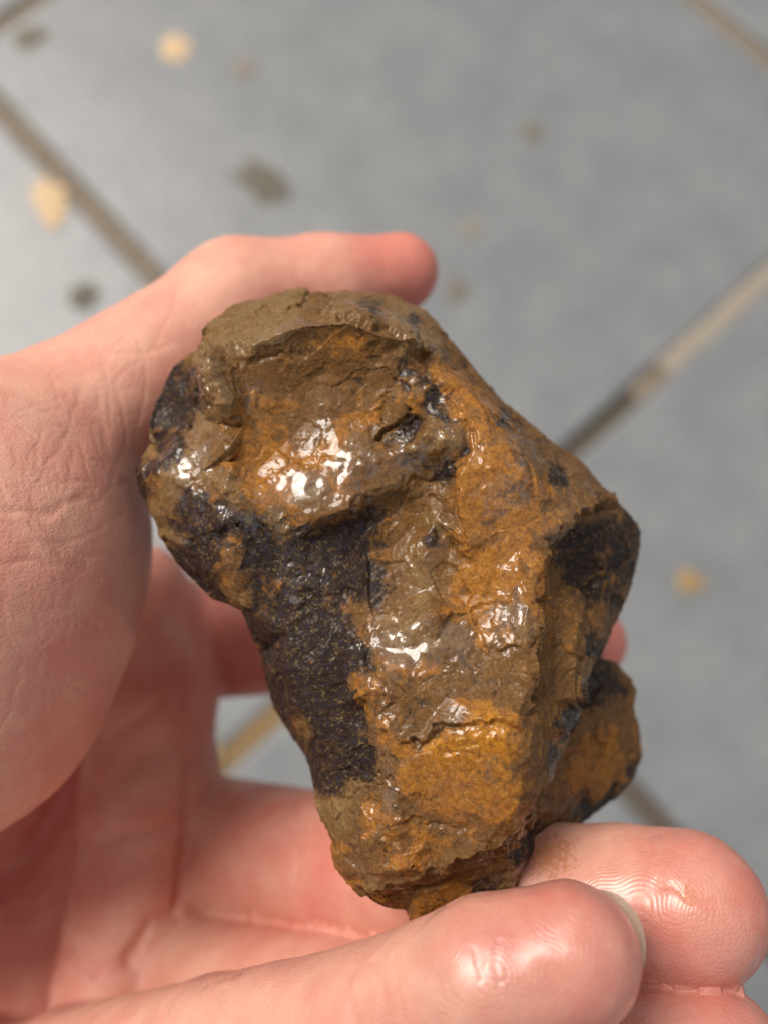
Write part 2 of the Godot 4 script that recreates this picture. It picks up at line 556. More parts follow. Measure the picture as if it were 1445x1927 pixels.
# x y z mineral wetness: B brown, O rust orange, Y ochre, T tan grey, D dark violet
const FRONT := """
395 660 107.4 T .4
440 640 108.2 T .4
500 610 110 T .4
560 580 112.5 T .2
480 648 107.0 T .6
530 626 106.9 T .6
575 612 106.9 B .6
650 606 107.2 T .3
640 575 113 T .4
700 580 113.5 D .5
720 632 107.6 B .3
745 600 113 T .6
770 640 109 T .5
800 625 115 T .4
775 600 116 D .4
600 560 115 B .2
455 700 107.2 B .2
500 672 107.3 B .3
580 640 107.4 B .3
650 632 107.5 O .2
725 662 107.9 B .2
470 740 107.2 O 1
540 740 107.4 B .4
610 700 107.6 B .3
680 720 107.5 B .3
720 740 107.3 B .3
460 800 106.8 O .5
520 780 107.0 O .4
580 790 107.0 B .4
620 785 106.6 B .9
660 790 106.8 O .5
700 790 106.7 O .4
450 860 106.4 O .3
520 850 106.5 O .4
580 860 106.0 O .5
640 840 105.7 O .6
480 895 106.2 O .7
510 915 105.3 O 1
560 895 105.2 O 1
610 880 105.2 O 1
655 850 105.5 T 1
680 870 104.5 B .9
720 870 104.9 B .7
745 910 105.0 B .6
690 920 104.8 B .7
640 915 104.7 O 1
590 935 104.5 T 1
540 950 104.8 O 1
480 935 104.6 O 1
455 955 105.0 T .9
525 985 104.7 T .9
600 972 104.3 B .9
670 948 104.4 B .8
560 1015 105.0 D .6
445 990 105.6 D .5
490 1010 105.6 D .6
530 1040 106.4 D .6
590 1020 105.9 D .4
650 990 106.4 D .4
700 980 106.4 D .4
690 1040 106.8 D .3
640 1060 106.0 D .3
740 960 106.8 B .3
400 700 106.0 T .7
425 760 105.7 T .7
435 840 105.5 B .6
425 920 105.2 T .7
422 980 105.6 D .6
430 1060 106.6 B .5
445 1130 109.2 T .3
380 680 111 T .6
345 700 115 D .3
360 760 113.6 D .3
320 760 116 D .3
330 810 114.3 D .4
300 830 115.5 D .6
390 790 110.6 T .7
400 830 108.6 B .8
370 850 109.2 T 1
340 845 110.2 D .8
310 870 110.6 D 1
285 890 111.2 D .8
275 915 112.5 D .4
330 900 109.0 T 1
380 890 108.2 T 1
360 930 108.2 D .9
310 930 110.2 T .9
400 950 106.8 D .8
300 965 111.2 T .8
340 980 109.4 D .8
330 1010 110.6 T .9
390 1010 107.8 D .6
360 1050 110.2 D .4
400 1080 109.0 D .4
410 1110 110.6 D .3
760 690 108.2 D .3
790 680 110 B .4
740 730 107.4 B .3
770 750 106.4 O .4
815 720 107.6 D .5
810 770 106.6 D .4
740 790 106.4 B .4
730 830 106.0 B .5
780 810 106.2 D .3
800 820 104.7 T 1
760 850 105.4 B .9
810 850 104.8 B .8
850 830 104.9 T .9
880 850 105.5 D .7
780 880 105.9 B .7
840 880 105.6 D .5
820 660 112.6 T .5
840 700 110.4 O .4
870 730 108.9 O .4
910 770 107.8 O .5
880 790 106.4 O .5
940 790 109.6 D .5
990 830 110.5 B .5
920 820 105.9 O .7
960 850 106.0 O .6
1010 880 108.0 B .4
1050 900 110.4 D .4
1075 895 112.6 B .4
890 850 104.7 O .7
870 890 103.6 O .9
925 880 104.2 O .9
980 890 105.2 O .9
1020 930 106.6 O .6
1060 950 108.6 B .6
1100 930 112.5 B .5
1130 960 113.4 B .3
870 950 103.2 O 1
920 940 103.6 O 1
970 950 104.4 O .8
1000 980 105.1 O .7
870 1010 103.3 O .8
930 1010 103.7 O .6
980 1030 104.4 O .7
1030 1010 105.8 B .8
1060 985 107.4 B .6
890 1060 103.8 O .4
940 1070 103.5 O .5
975 1075 103.2 O 1
1015 1060 104.8 O .4
1030 1040 105.8 B .4
800 930 106.2 B .4
840 950 105.4 B .4
780 990 106.9 B .4
820 980 105.0 T .6
810 1020 104.9 D .7
800 1050 105.0 T .8
850 1030 105.2 B .4
740 1030 107.0 B .3
740 1080 105.8 B .3
830 1090 104.8 B .3
800 1110 104.6 T .6
760 1130 104.9 B .3
700 1100 105.8 D .3
860 1120 104.0 O .3
920 1120 103.4 O .4
1000 1100 103.9 O .4
600 1080 105.8 D .6
570 1070 106 D .5
520 1100 107.0 D .4
480 1090 107.2 D .4
560 1150 106.4 D .3
640 1140 105.6 D .3
690 1160 104.9 B .3
480 1150 108.9 D .3
1150 1000 115.5 D .2
1100 1010 112.0 D .1
1060 1030 110.2 D .1
1180 1040 119 D .3
1130 1070 115.0 D .1
1070 1080 112 D .1
1040 1060 108.6 B .2
1140 1110 116.6 D .2
1090 1115 112.8 D .1
1060 1120 110.2 B .2
1160 1130 119 D .4
960 1155 102.8 T 1
995 1135 103.0 O .9
985 1175 102.4 T 1
940 1190 102.3 O .8
900 1160 102.9 O .3
850 1150 103.0 O .4
820 1160 101.9 B .9
790 1170 102.6 T 1
740 1200 103.0 T 1
700 1215 103.6 B .8
760 1230 102.3 T 1
820 1210 101.9 T 1
870 1215 102.1 T 1
900 1210 102.2 O .5
720 1265 101.8 O .9
790 1255 101.4 O .9
850 1250 101.3 B .6
920 1240 101.6 B .3
990 1220 102.4 B .3
1012 1180 103.6 B .2
1015 1260 103.4 B .2
700 1300 101.6 O .7
760 1310 100.6 B .4
840 1310 100.2 B .4
920 1300 100.6 B .3
990 1300 102.2 B .3
1010 1340 103.6 B .2
730 1380 101.0 O .6
790 1380 99.8 B .4
850 1365 99.0 B .5
910 1350 98.8 Y .5
970 1360 99.6 O .5
1000 1380 101.6 B .3
770 1430 99.9 O .5
830 1400 98.9 Y .5
890 1390 98.5 Y .6
950 1390 98.9 Y .6
990 1430 101.0 B .3
780 1490 100.2 O .5
850 1460 99.5 O .7
910 1440 99.2 O .6
960 1450 99.9 O .5
985 1490 101.7 B .3
790 1545 101.0 B .5
850 1530 100.6 O .6
910 1520 100.4 O .6
955 1530 101.4 O .4
850 1580 101.5 B .5
920 1575 101.9 B .5
965 1565 103.4 B .6
600 1190 105.6 D .3
540 1190 107.2 D .3
500 1190 109.4 D .3
660 1190 104.6 D .4
540 1260 107.8 D .3
600 1260 105.9 D .3
660 1260 104.5 D .4
690 1250 103.4 D .5
520 1262 111.5 D .3
550 1330 110.6 D .2
570 1320 107.8 D .3
630 1330 105.8 D .2
680 1340 104.4 D .3
705 1350 102.4 B .6
580 1385 110.8 T .2
600 1380 107.6 D .2
650 1400 105.4 D .2
690 1410 103.9 D .2
715 1420 102.2 T .6
600 1440 109.2 D .2
640 1450 106.6 D .2
690 1460 104.6 D .2
680 1480 103.6 T .5
720 1470 101.8 B .6
615 1490 107.8 D .2
620 1520 106.8 T .2
650 1510 105.2 T .3
690 1510 103.5 O .5
740 1500 101.2 B .7
640 1560 105.7 T .3
680 1550 103.6 O .5
740 1550 101.4 O .7
640 1600 106.0 O .4
690 1600 103.5 B .4
750 1590 102.1 O .5
800 1585 101.5 O .4
650 1640 106.4 B .4
700 1640 103.8 B .5
760 1630 102.3 O .5
840 1620 102.0 B .6
900 1605 102.3 B .7
950 1590 103.2 B .8
700 1670 104.8 T .9
760 1655 103.9 T 1
830 1640 103.4 T 1
900 1620 103.6 T 1
720 1695 106.2 O .5
780 1680 105.4 B .5
850 1660 105.2 O .5
930 1625 105.2 B .5
960 1610 104.9 D .5
790 1720 106.6 O .5
850 1700 106.4 O .5
910 1680 106.6 D .6
960 1650 107.0 T .6
980 1620 106.8 D .4
820 1760 107.8 O .4
900 1740 108 O .4
970 1690 109 D .3
1040 1150 108.3 B .2
1045 1200 107.8 B .2
1090 1160 111.0 B .2
1130 1170 115.8 B .3
1080 1210 108.8 B .2
1115 1220 113.0 D .4
1050 1260 107.6 B .2
1085 1260 109.0 T .2
1110 1255 112.8 T .3
1040 1320 106.8 B .2
1080 1310 109.4 B .3
1100 1285 112.8 D .6
1030 1380 105.8 B .2
1060 1370 108.2 D .6
1085 1330 111.6 D .7
1015 1420 103.9 B .2
1040 1420 107.0 D .7
1050 1410 109.2 T .7
1000 1480 103.2 B .3
1020 1470 106.4 B .5
975 1560 104.6 B .6
995 1540 107.0 B .5
1118 1268 121.5 D .2
1100 1325 119 D .2
1075 1380 117 B .2
1055 1440 115 B .3
1030 1500 113.2 B .4
1005 1570 112.0 D .3
1150 1290 124 D .2
1140 1350 123 B .3
1170 1340 126 B .3
1110 1400 120.6 O .3
1150 1410 124 O .3
1180 1420 127 B .3
1090 1460 118.6 O .3
1130 1470 122.6 O .3
1060 1520 116.6 B .4
1100 1520 121.6 D .3
1030 1590 116.8 D .2
1000 1640 113.4 D .2
"""
const BACK := """
440 720 130
480 900 127
560 660 134
700 660 137
620 820 142
780 780 143
880 800 139
980 900 139
720 960 147
880 980 148
1050 980 139
560 1060 136
700 1120 147
880 1130 150
1050 1120 146
1110 1070 138
620 1260 138
760 1280 144
920 1290 149
1060 1290 147
1130 1330 141
640 1420 131
780 1440 137
920 1440 142
1060 1430 140
720 1580 122
840 1600 126
960 1580 130
840 1720 116
"""

# ridges, steps and cracks: kind, height mm, reach px, then the line. step: the right-hand side of the line is raised by the height, the other side lowered
const STROKES := [
	["crest", 0.7, 13, 386, 628, 392, 680, 412, 725, 430, 770, 432, 850, 426, 930],
	["step", -0.1, 18, 436, 735, 440, 705, 455, 680, 480, 660, 500, 652, 540, 628, 590, 614, 650, 610, 700, 624, 745, 648],
	["step", -0.45, 24, 423, 937, 465, 970, 507, 994, 560, 990, 620, 980, 676, 940, 747, 925],
	["step", -0.65, 22, 855, 885, 859, 902, 866, 958, 872, 1000, 877, 1035],
	["step", 0.85, 24, 1032, 1015, 1021, 1071, 1014, 1141, 1011, 1212, 1004, 1282, 997, 1331],
	["step", -0.9, 24, 1032, 1015, 1060, 992, 1092, 972, 1134, 937, 1169, 944],
	["step", 0.6, 22, 1053, 1113, 1099, 1117, 1148, 1092],
	["step", -0.7, 20, 700, 1262, 719, 1275, 716, 1310, 722, 1352, 733, 1423, 740, 1493, 733, 1542],
	["step", -0.55, 22, 761, 1409, 785, 1390, 810, 1381, 835, 1366, 859, 1363, 930, 1358, 979, 1367],
	["crack", -0.3, 6, 824, 1398, 873, 1416, 930, 1430],
	["crack", -0.4, 7, 747, 1550, 780, 1553, 810, 1550, 859, 1560, 890, 1575],
	["step", -0.8, 20, 660, 1672, 700, 1668, 733, 1662, 789, 1641, 859, 1620, 930, 1592, 960, 1585],
	["step", 0.8, 18, 1099, 1289, 1085, 1330, 1071, 1367, 1050, 1405, 1035, 1437, 1007, 1493, 986, 1550, 965, 1592],
	["crack", -0.8, 6, 705, 828, 719, 818, 740, 806, 761, 797, 803, 786],
	["crack", -0.5, 8, 760, 897, 775, 904, 824, 904, 859, 891],
	["crest", 0.55, 12, 789, 1060, 797, 1030, 810, 1001, 824, 958, 838, 930],
	["step", -0.5, 20, 583, 545, 590, 570, 599, 585, 648, 603, 719, 616, 782, 645, 824, 698],
	["step", -0.5, 22, 377, 659, 395, 740, 380, 770, 367, 790, 317, 825],
	["step", -0.35, 20, 296, 1001, 330, 1018, 360, 1015, 400, 1005, 437, 994],
	["step", -0.3, 18, 437, 944, 440, 990, 444, 1043, 451, 1141],
	["crack", -0.3, 6, 437, 677, 470, 672, 507, 673, 564, 679],
	["crack", -0.4, 10, 690, 690, 715, 665, 747, 655, 785, 680, 803, 698, 824, 740, 803, 782],
	["step", 0.3, 20, 700, 1215, 690, 1250, 700, 1290, 760, 1300, 830, 1285, 870, 1270],
	["step", -0.35, 18, 930, 1215, 960, 1220, 1000, 1205],
	["step", 0.3, 16, 640, 1040, 690, 1060, 730, 1030, 740, 985],
	["crack", -0.3, 7, 560, 1130, 600, 1110, 660, 1125, 700, 1150],
	["step", 0.3, 18, 740, 730, 700, 770, 735, 800, 690, 840],
	["step", -0.3, 14, 800, 690, 830, 720, 880, 800, 905, 840],
	["crest", 0.35, 10, 262, 905, 285, 885, 310, 870, 325, 845, 350, 840],
	["crest", 0.3, 9, 350, 940, 372, 905, 380, 870, 400, 845],
	["step", -0.25, 14, 600, 1500, 650, 1495, 700, 1480, 725, 1440],
	["step", 0.3, 15, 1060, 1130, 1048, 1180, 1042, 1240, 1025, 1330],
	["crack", -0.3, 7, 1085, 1180, 1120, 1200, 1105, 1250, 1070, 1280],
	["step", 0.35, 16, 660, 1580, 700, 1570, 740, 1590, 800, 1590],
	["crack", -0.4, 8, 880, 1660, 910, 1690, 960, 1640, 970, 1600],
]

func build_rock() -> void:
	var pts := PackedVector2Array()
	var pos := PackedVector3Array()
	var mc := PackedColorArray()    # rust, dark, tan, ochre shares
	var wet := PackedFloat32Array()
	var codes := {"B": Color(0, 0, 0, 0), "O": Color(1, 0, 0, 0), "D": Color(0, 1, 0, 0), "T": Color(0, 0, 1, 0), "Y": Color(0, 0, 0, 1)}
	# the outline, with points in between so that every outline edge is short
	var ring := []
	for line in OUTLINE.strip_edges().split("\n"):
		var w := line.split(" ")
		ring.append([float(w[0]), float(w[1]), float(w[2]), w[3]])
	var poly := PackedVector2Array()
	for i in ring.size():
		var a: Array = ring[i]
		var b: Array = ring[(i + 1) % ring.size()]
		var steps := maxi(1, int(ceil(Vector2(a[0] - b[0], a[1] - b[1]).length() / 18.0)))
		for k in steps:
			var t := float(k) / steps
			var p := Vector2(lerpf(a[0], b[0], t), lerpf(a[1], b[1], t))
			poly.append(p)
			pts.append(p)
			pos.append(mm(p.x, p.y, lerpf(a[2], b[2], t)))
			mc.append((codes[a[3]] as Color).lerp(codes[b[3]], t))
			wet.append(0.3)
	var n_ring := pts.size()
	for line in FRONT.strip_edges().split("\n"):
		var w := line.split(" ")
		pts.append(Vector2(float(w[0]), float(w[1])))
		pos.append(mm(float(w[0]), float(w[1]), float(w[2])))
		mc.append(codes[w[3]])
		wet.append(float(w[4]))
	var tris := PackedInt32Array()
	var add_sheet := func(ids: PackedInt32Array, front: bool) -> void:
		var q := PackedVector2Array()
		for i in ids: q.append(pts[i])
		var del := Geometry2D.triangulate_delaunay(q)
		for t in range(0, del.size(), 3):
			var a := ids[del[t]]
			var b := ids[del[t + 1]]
			var c := ids[del[t + 2]]
			if not Geometry2D.is_point_in_polygon((pts[a] + pts[b] + pts[c]) / 3.0, poly): continue
			if a < n_ring and b < n_ring and c < n_ring and not front: continue
			var up := (pts[b] - pts[a]).cross(pts[c] - pts[a])   # y runs down in the picture
			if (up > 0.0) == front: tris.append_array([a, b, c])
			else: tris.append_array([a, c, b])
	var ids := PackedInt32Array(range(pts.size()))
	# the listed depths are gentle; stretch what departs from the mean around it
	var eased := PackedFloat32Array()
	for i in range(n_ring, pts.size()):
		var s := 0.0
		var ws := 0.0
		for k in pts.size():
			var d2 := pts[i].distance_squared_to(pts[k])
			if d2 < 48000.0:
				var w := exp(-d2 / 12000.0)
				s += w * -pos[k].z
				ws += w
		eased.append(s / ws)
	for i in range(n_ring, pts.size()):
		var z := -pos[i].z
		pos[i] = mm(pts[i].x, pts[i].y, z + (z - eased[i - n_ring]) * 0.55)
	add_sheet.call(ids, true)
	var bids := PackedInt32Array(range(n_ring))
	for line in BACK.strip_edges().split("\n"):
		var w := line.split(" ")
		bids.append(pts.size())
		pts.append(Vector2(float(w[0]), float(w[1])))
		pos.append(mm(float(w[0]), float(w[1]), float(w[2])))
		mc.append(codes[["B", "D", "O"][pts.size() % 3]])
		wet.append(0.2)
	add_sheet.call(bids, false)
	# wetness rides along in a second colour array: pack it as green of an own pass
	var verts := pos
	var norms := smooth_normals(verts, tris)
	var r1 := refine(verts, norms, mc, tris, func(_p, _n): return 1.1, false, 4)
	verts = r1[0]
	mc = r1[2]
	tris = r1[3]
	clock("  rock coarse %d" % verts.size())
	# wetness of the new points: from the nearest listed ones
	var wn := PackedFloat32Array()
	wn.resize(verts.size())
	for i in verts.size():
		var p := verts[i]
		var s := 0.0
		var ws := 0.0
		if i < wet.size():
			wn[i] = wet[i]
			continue
		for k in wet.size():
			var d2 := p.distance_squared_to(verts[k])
			if d2 < 16.0:
				var w := 1.0 / (0.4 + d2 * d2)
				s += w * wet[k]
				ws += w
		wn[i] = s / ws if ws > 0.0 else 0.25
	# ease the edges a little
	for it in 1:
		var acc := PackedVector3Array()
		var cnt := PackedInt32Array()
		acc.resize(verts.size())
		cnt.resize(verts.size())
		for t in range(0, tris.size(), 3):
			var a := tris[t]
			var b := tris[t + 1]
			var c := tris[t + 2]
			acc[a] += verts[b] + verts[c]
			acc[b] += verts[c] + verts[a]
			acc[c] += verts[a] + verts[b]
			cnt[a] += 2
			cnt[b] += 2
			cnt[c] += 2
		for i in verts.size():
			if cnt[i]: verts[i] = verts[i].lerp(acc[i] / cnt[i], 0.16)
	norms = smooth_normals(verts, tris)
	# wetness goes into the unused brown share: keep it in a separate colour array through the second pass
	var n0 := verts.size()
	var size_at := func(p: Vector3, n: Vector3) -> float:
		return 0.205 if n.dot(-p) > -25.0 else 0.9
	var cell := noise(101, 0.24, 1, FastNoiseLite.TYPE_CELLULAR)
	cell.cellular_return_type = FastNoiseLite.RETURN_DISTANCE
	cell.cellular_jitter = 1.0
	var fac := noise(102, 0.16, 1, FastNoiseLite.TYPE_CELLULAR)
	fac.cellular_return_type = FastNoiseLite.RETURN_DISTANCE2_SUB
	var warp := noise(103, 0.30, 3)
	var plate := noise(108, 0.20, 1, FastNoiseLite.TYPE_CELLULAR)
	plate.cellular_return_type = FastNoiseLite.RETURN_CELL_VALUE
	var plate2 := noise(109, 0.52, 1, FastNoiseLite.TYPE_CELLULAR)
	plate2.cellular_return_type = FastNoiseLite.RETURN_CELL_VALUE
	var mid := noise(104, 0.55, 4)
	var fine := noise(105, 1.7, 3)
	var rid := noise(107, 0.33, 3)
	rid.fractal_type = FastNoiseLite.FRACTAL_RIDGED
	# pack: use two refine passes with identical splits by carrying wetness in a Color of its own
	var packed := PackedColorArray()
	packed.resize(n0)
	for i in n0:
		# ochre is only where rust is: alpha holds wetness, ochre is rust > 1
		var c := mc[i]
		packed[i] = Color(c.r + c.a * 2.0, c.g, c.b, wn[i])
	var r2 := refine(verts, norms, packed, tris, size_at, false, 4)
	verts = r2[0]
	norms = r2[1]
	packed = r2[2]
	tris = r2[3]
	clock("  rock fine %d verts %d tris" % [verts.size(), tris.size() / 3])
	var bins := {}
	var segs := []
	for st in STROKES:
		var reach: float = st[2] * 3.0
		for k in range(3, st.size() - 2, 2):
			var a := Vector2(st[k], st[k + 1])
			var b := Vector2(st[k + 2], st[k + 3])
			segs.append([a, b, st[0], st[1], float(st[2]), k == 3, k == st.size() - 4])
			for gx in range(int((minf(a.x, b.x) - reach) / 32.0), int((maxf(a.x, b.x) + reach) / 32.0) + 1):
				for gy in range(int((minf(a.y, b.y) - reach) / 32.0), int((maxf(a.y, b.y) + reach) / 32.0) + 1):
					var key := gx * 1000 + gy
					if not bins.has(key): bins[key] = []
					bins[key].append([segs.size() - 1, STROKES.find(st)])
	var cols := PackedColorArray()
	cols.resize(verts.size())
	var uv := PackedVector2Array()
	uv.resize(verts.size())
	var film_h := PackedFloat32Array()
	film_h.resize(verts.size())
	var film_p := PackedVector3Array()
	film_p.resize(verts.size())
	var wave := noise(120, 0.32, 2)
	var spk := noise(111, 2.6, 2)
	var spk2 := noise(112, 1.1, 3)
	var grain := noise(113, 4.2, 2)
	for i in verts.size():
		var p := verts[i]
		var n := norms[i]
		var k := packed[i]
		var wetness := clampf(k.a + warp.get_noise_3dv(p * 1.6) * 0.35, 0.0, 1.0)
		var q := p + Vector3(warp.get_noise_3dv(p), warp.get_noise_3dv(p + Vector3(40, 0, 0)), warp.get_noise_3dv(p + Vector3(0, 40, 0))) * 1.6
		var q2 := p + (q - p) * 0.3
		var pv := plate.get_noise_3dv(q2)
		var pv2 := plate2.get_noise_3dv(q2 + Vector3(7, 3, 1))
		var wn2 := mid.get_noise_3dv(p)
		var fn := fine.get_noise_3dv(p)
		# colour: shares bent by noise, then the strongest mineral wins with soft ragged borders
		var sp := spk.get_noise_3dv(p)
		var s2 := spk2.get_noise_3dv(p)
		var gr := grain.get_noise_3dv(p)
		var wo := k.r + wn2 * 0.45 + s2 * 0.3 + pv * 0.22 + pv2 * 0.16
		var wd := k.g - wn2 * 0.45 + sp * 0.28 + s2 * 0.3 - pv * 0.25 - pv2 * 0.2
		var wt := k.b + s2 * 0.7 - sp * 0.3
		var wb := 0.66 + warp.get_noise_3dv(q * 1.3) * 1.0 - k.g * 0.45
		var eo := exp(8.0 * minf(wo, 1.4))
		var ed := exp(8.0 * wd)
		var et := exp(8.0 * wt)
		var eb := exp(8.0 * wb)
		var sum := eo + ed + et + eb
		var yel := clampf((k.r - 1.05) * 1.3 + s2 * 0.3, 0.0, 1.0)
		var rust := Vector3(0.30, 0.128, 0.026).lerp(Vector3(0.36, 0.155, 0.018), yel)
		rust = rust.lerp(Vector3(0.20, 0.075, 0.017), clampf(s2 * 1.6 + 0.15, 0.0, 0.8))
		var col := (rust * eo + Vector3(0.030, 0.020, 0.0155) * ed + Vector3(0.185, 0.110, 0.046) * et + Vector3(0.140, 0.070, 0.026) * eb) / sum
		# gold flecks in the dark mineral, dark pits and pale grains everywhere
		col = col.lerp(Vector3(0.22, 0.15, 0.06), clampf((sp * 0.5 + s2 * 0.7 + gr * 0.5 - 0.26) * 3.5, 0.0, 1.0) * 0.5 * (ed + eb * 0.5) / sum)
		col = col.lerp(Vector3(0.018, 0.02, 0.07), clampf((gr - s2 * 0.6 - 0.36) * 6.0, 0.0, 1.0) * 0.4 * ed / sum)
		col *= 1.0 + gr * 0.55 + fn * 0.25
		cols[i] = Color(maxf(col.x, 0.006), maxf(col.y, 0.005), maxf(col.z, 0.004))
		# relief: broken plates of two sizes, rough ground between, water lying in the lows
		var rough := clampf(0.45 + warp.get_noise_3dv(p * 0.5 + Vector3(9, 9, 9)) * 1.8 - wetness * 0.35, 0.05, 1.0)
		var film := smoothstep(0.5, 0.8, wetness)
		var h := pv * 0.20 * (1.0 - film * 0.6) + pv2 * 0.10 * (0.2 + rough) * (1.0 - film)
		h += rid.get_noise_3dv(p) * 0.08 + wn2 * 0.08 * (0.4 + rough) * (1.0 - film * 0.6)
		h += (fac.get_noise_3dv(q2) + 0.6) * 0.12 * (1.0 - film * 0.6)
		h += (fn * 0.07 * (rough + 0.15) + gr * 0.04 * rough) * (1.0 - film)
		if n.dot(p) < 25.0:
			var uvp := Vector2(722.5 - q.x / q.z * F, 963.5 + q.y / q.z * F)
			var list: Variant = bins.get(int(uvp.x / 32.0) * 1000 + int(uvp.y / 32.0))
			if list != null:
				var last := -1
				var bd := 1e9
				var bs := 0.0
				for e2 in list:
					if e2[1] != last:
						h += bs
						last = e2[1]
						bd = 1e9
						bs = 0.0
					var g: Array = segs[e2[0]]
					var ab: Vector2 = g[1] - g[0]
					var av: Vector2 = uvp - g[0]
					var t := clampf(av.dot(ab) / ab.length_squared(), 0.0, 1.0)
					var d := (av - ab * t).length()
					if d < bd:
						bd = d
						var x: float = d / g[4]
						var fall := exp(-x)
						if g[2] == "step":
							var sd := ab.normalized().cross(av) / 3.0
							fall = exp(-x * 0.8) * clampf(sd, -1.0, 1.0)
						elif g[2] == "crack":
							fall = exp(-x * x)
						var fade := 1.0
						if g[5]: fade = minf(fade, 0.25 + 1.5 * t)
						if g[6]: fade = minf(fade, 0.25 + 1.5 * (1.0 - t))
						bs = g[3] * fall * fade
				h += bs
		var level := (wetness - 0.80) * 1.5 + wn2 * 0.05
		if wetness > 0.5:
			var e := h - level
			h = level + 0.5 * (e + sqrt(e * e + 0.006))
		var lie := (wetness - 0.78) * 1.3 + wave.get_noise_3dv(p) * 0.10
		film_h[i] = lie
		film_p[i] = p + n * (lie + (h - pv * 0.2 - pv2 * 0.1) * 0.5 + 0.03)
		verts[i] = p + n * h
		uv[i] = Vector2(clampf(wetness + fn * 0.08, 0.01, 0.99), 0.5)
	# the water that lies on the stone: a smooth skin over the rough ground, through which the bumps stick out
	var fv := PackedVector3Array()
	var ft := PackedInt32Array()
	var now := {}
	for t in range(0, tris.size(), 3):
		if maxf(film_h[tris[t]], maxf(film_h[tris[t + 1]], film_h[tris[t + 2]])) < -0.3: continue
		for k in 3:
			var i := tris[t + k]
			var at: int = now.get(i, -1)
			if at < 0:
				at = fv.size()
				now[i] = at
				fv.append(film_p[i])
			ft.append(at)
	for it in 26:
		var acc := PackedVector3Array()
		var cnt := PackedInt32Array()
		acc.resize(fv.size())
		cnt.resize(fv.size())
		for t in range(0, ft.size(), 3):
			var a := ft[t]
			var b := ft[t + 1]
			var c := ft[t + 2]
			acc[a] += fv[b] + fv[c]
			acc[b] += fv[c] + fv[a]
			acc[c] += fv[a] + fv[b]
			cnt[a] += 2
			cnt[b] += 2
			cnt[c] += 2
		for i in fv.size():
			if cnt[i]: fv[i] = fv[i].lerp(acc[i] / cnt[i], 0.6)
	norms = smooth_normals(verts, tris)
	var m := StandardMaterial3D.new()
	m.resource_name = "wet_stone"
	m.vertex_color_use_as_albedo = true
	var rg := GradientTexture2D.new()
	rg.width = 64
	rg.height = 4
	rg.gradient = ramp([[0.0, Color(0.62, 0.62, 0.62)], [0.45, Color(0.42, 0.42, 0.42)], [1.0, Color(0.2, 0.2, 0.2)]])
	m.roughness_texture = rg
	m.roughness = 1.0
	m.metallic_specular = 0.22
	m.clearcoat_enabled = true
	m.clearcoat = 1.0
	m.clearcoat_roughness = 0.09
	var cg := GradientTexture2D.new()
	cg.width = 64
	cg.height = 4
	cg.gradient = ramp([[0.0, Color(0.04, 0.04, 0.04)], [0.45, Color(0.14, 0.14, 0.14)], [0.66, Color(0.85, 0.85, 0.85)], [0.82, Color(0.5, 0.5, 0.5)], [1.0, Color(0.3, 0.3, 0.3)]])
	m.clearcoat_texture = cg
	m.texture_repeat = false
	var base := to_world(mm(840, 1250, 125))
	var o := put("stone", world_mesh(verts, norms, cols, tris, base, uv), m, self, base)
	var water := StandardMaterial3D.new()
	water.resource_name = "water"
	water.albedo_color = Color(0.9, 0.95, 1.0, 0.008)
	water.transparency = BaseMaterial3D.TRANSPARENCY_ALPHA
	water.roughness = 0.09
	water.metallic_specular = 0.5
	put("water_film", world_mesh(fv, smooth_normals(fv, ft), PackedColorArray(), ft, base), water, o)
	tag(o, "wet angular chunk of rusty orange and dark violet stone held in the hand", "stone")

# ------------------------------------------------------------------ the hand

# px, py, depth mm, radius mm; a chain per finger
const THUMB := [[752, 512, 147, 6.6], [600, 545, 144, 7.9], [450, 572, 140, 9.4], [80, 860, 129, 14.0], [-60, 1040, 121, 25.3], [-130, 1250, 122, 24.1], [-420, 1510, 136, 25.5]]
const INDEX := [[250, 1225, 186, 12.6], [330, 1203, 182, 13.0], [690, 1205, 178, 9.9], [980, 1214, 169, 8.1], [1108, 1208, 163, 6.95]]
const MIDDLE := [[260, 1565, 182, 13.6], [370, 1588, 174, 13.8], [640, 1632, 146, 11.9], [1010, 1692, 116, 9.8], [1180, 1706, 111, 10.0], [1292, 1712, 107, 9.6]]
const RING := [[200, 1820, 174, 13.2], [310, 1852, 160, 13.2], [620, 1903, 130, 11.0], [1000, 1966, 107, 9.5], [1330, 2003, 100, 9.05]]
const LITTLE := [[0, 2080, 152, 12.2], [120, 2055, 136, 11.6], [400, 1996, 112, 9.9], [705, 1928, 98.5, 8.6], [920, 1840, 92.7, 8.2], [1068, 1800, 91.7, 7.65]]
const PALM := [
	[[250, 1190, 181, 13.0], [-120, 1730, 194, 14.5]],
	[[275, 1545, 180, 13.6], [-80, 2000, 192, 14.5]],
	[[225, 1790, 173, 13.2], [-40, 2200, 180, 14.0]],
	[[-120, 1730, 194, 14.5], [-560, 1740, 196, 20]],
	[[-80, 2000, 192, 14.5], [-560, 1800, 194, 20]],
	[[-40, 2200, 180, 14.0], [-560, 1900, 186, 20]],
	[[0, 2080, 154, 12.2], [-520, 1960, 176, 17]],
	[[258, 1120, 172, 10.5], [288, 1300, 168, 11.5]],
	[[288, 1300, 168, 11.5], [285, 1500, 165, 12.2]],
	[[285, 1500, 165, 12.2], [268, 1700, 160, 12.2]],
	[[268, 1700, 160, 12.2], [225, 1860, 153, 11.6]],
	[[230, 1760, 182, 15.0], [-560, 1740, 196, 20]],
	[[-420, 1510, 144, 22.0], [-560, 1740, 184, 24]],
	[[-520, 1740, 186, 24], [-1000, 1900, 190, 26]],
	[[-1000, 1900, 190, 27], [-1500, 2060, 198, 31]],
]
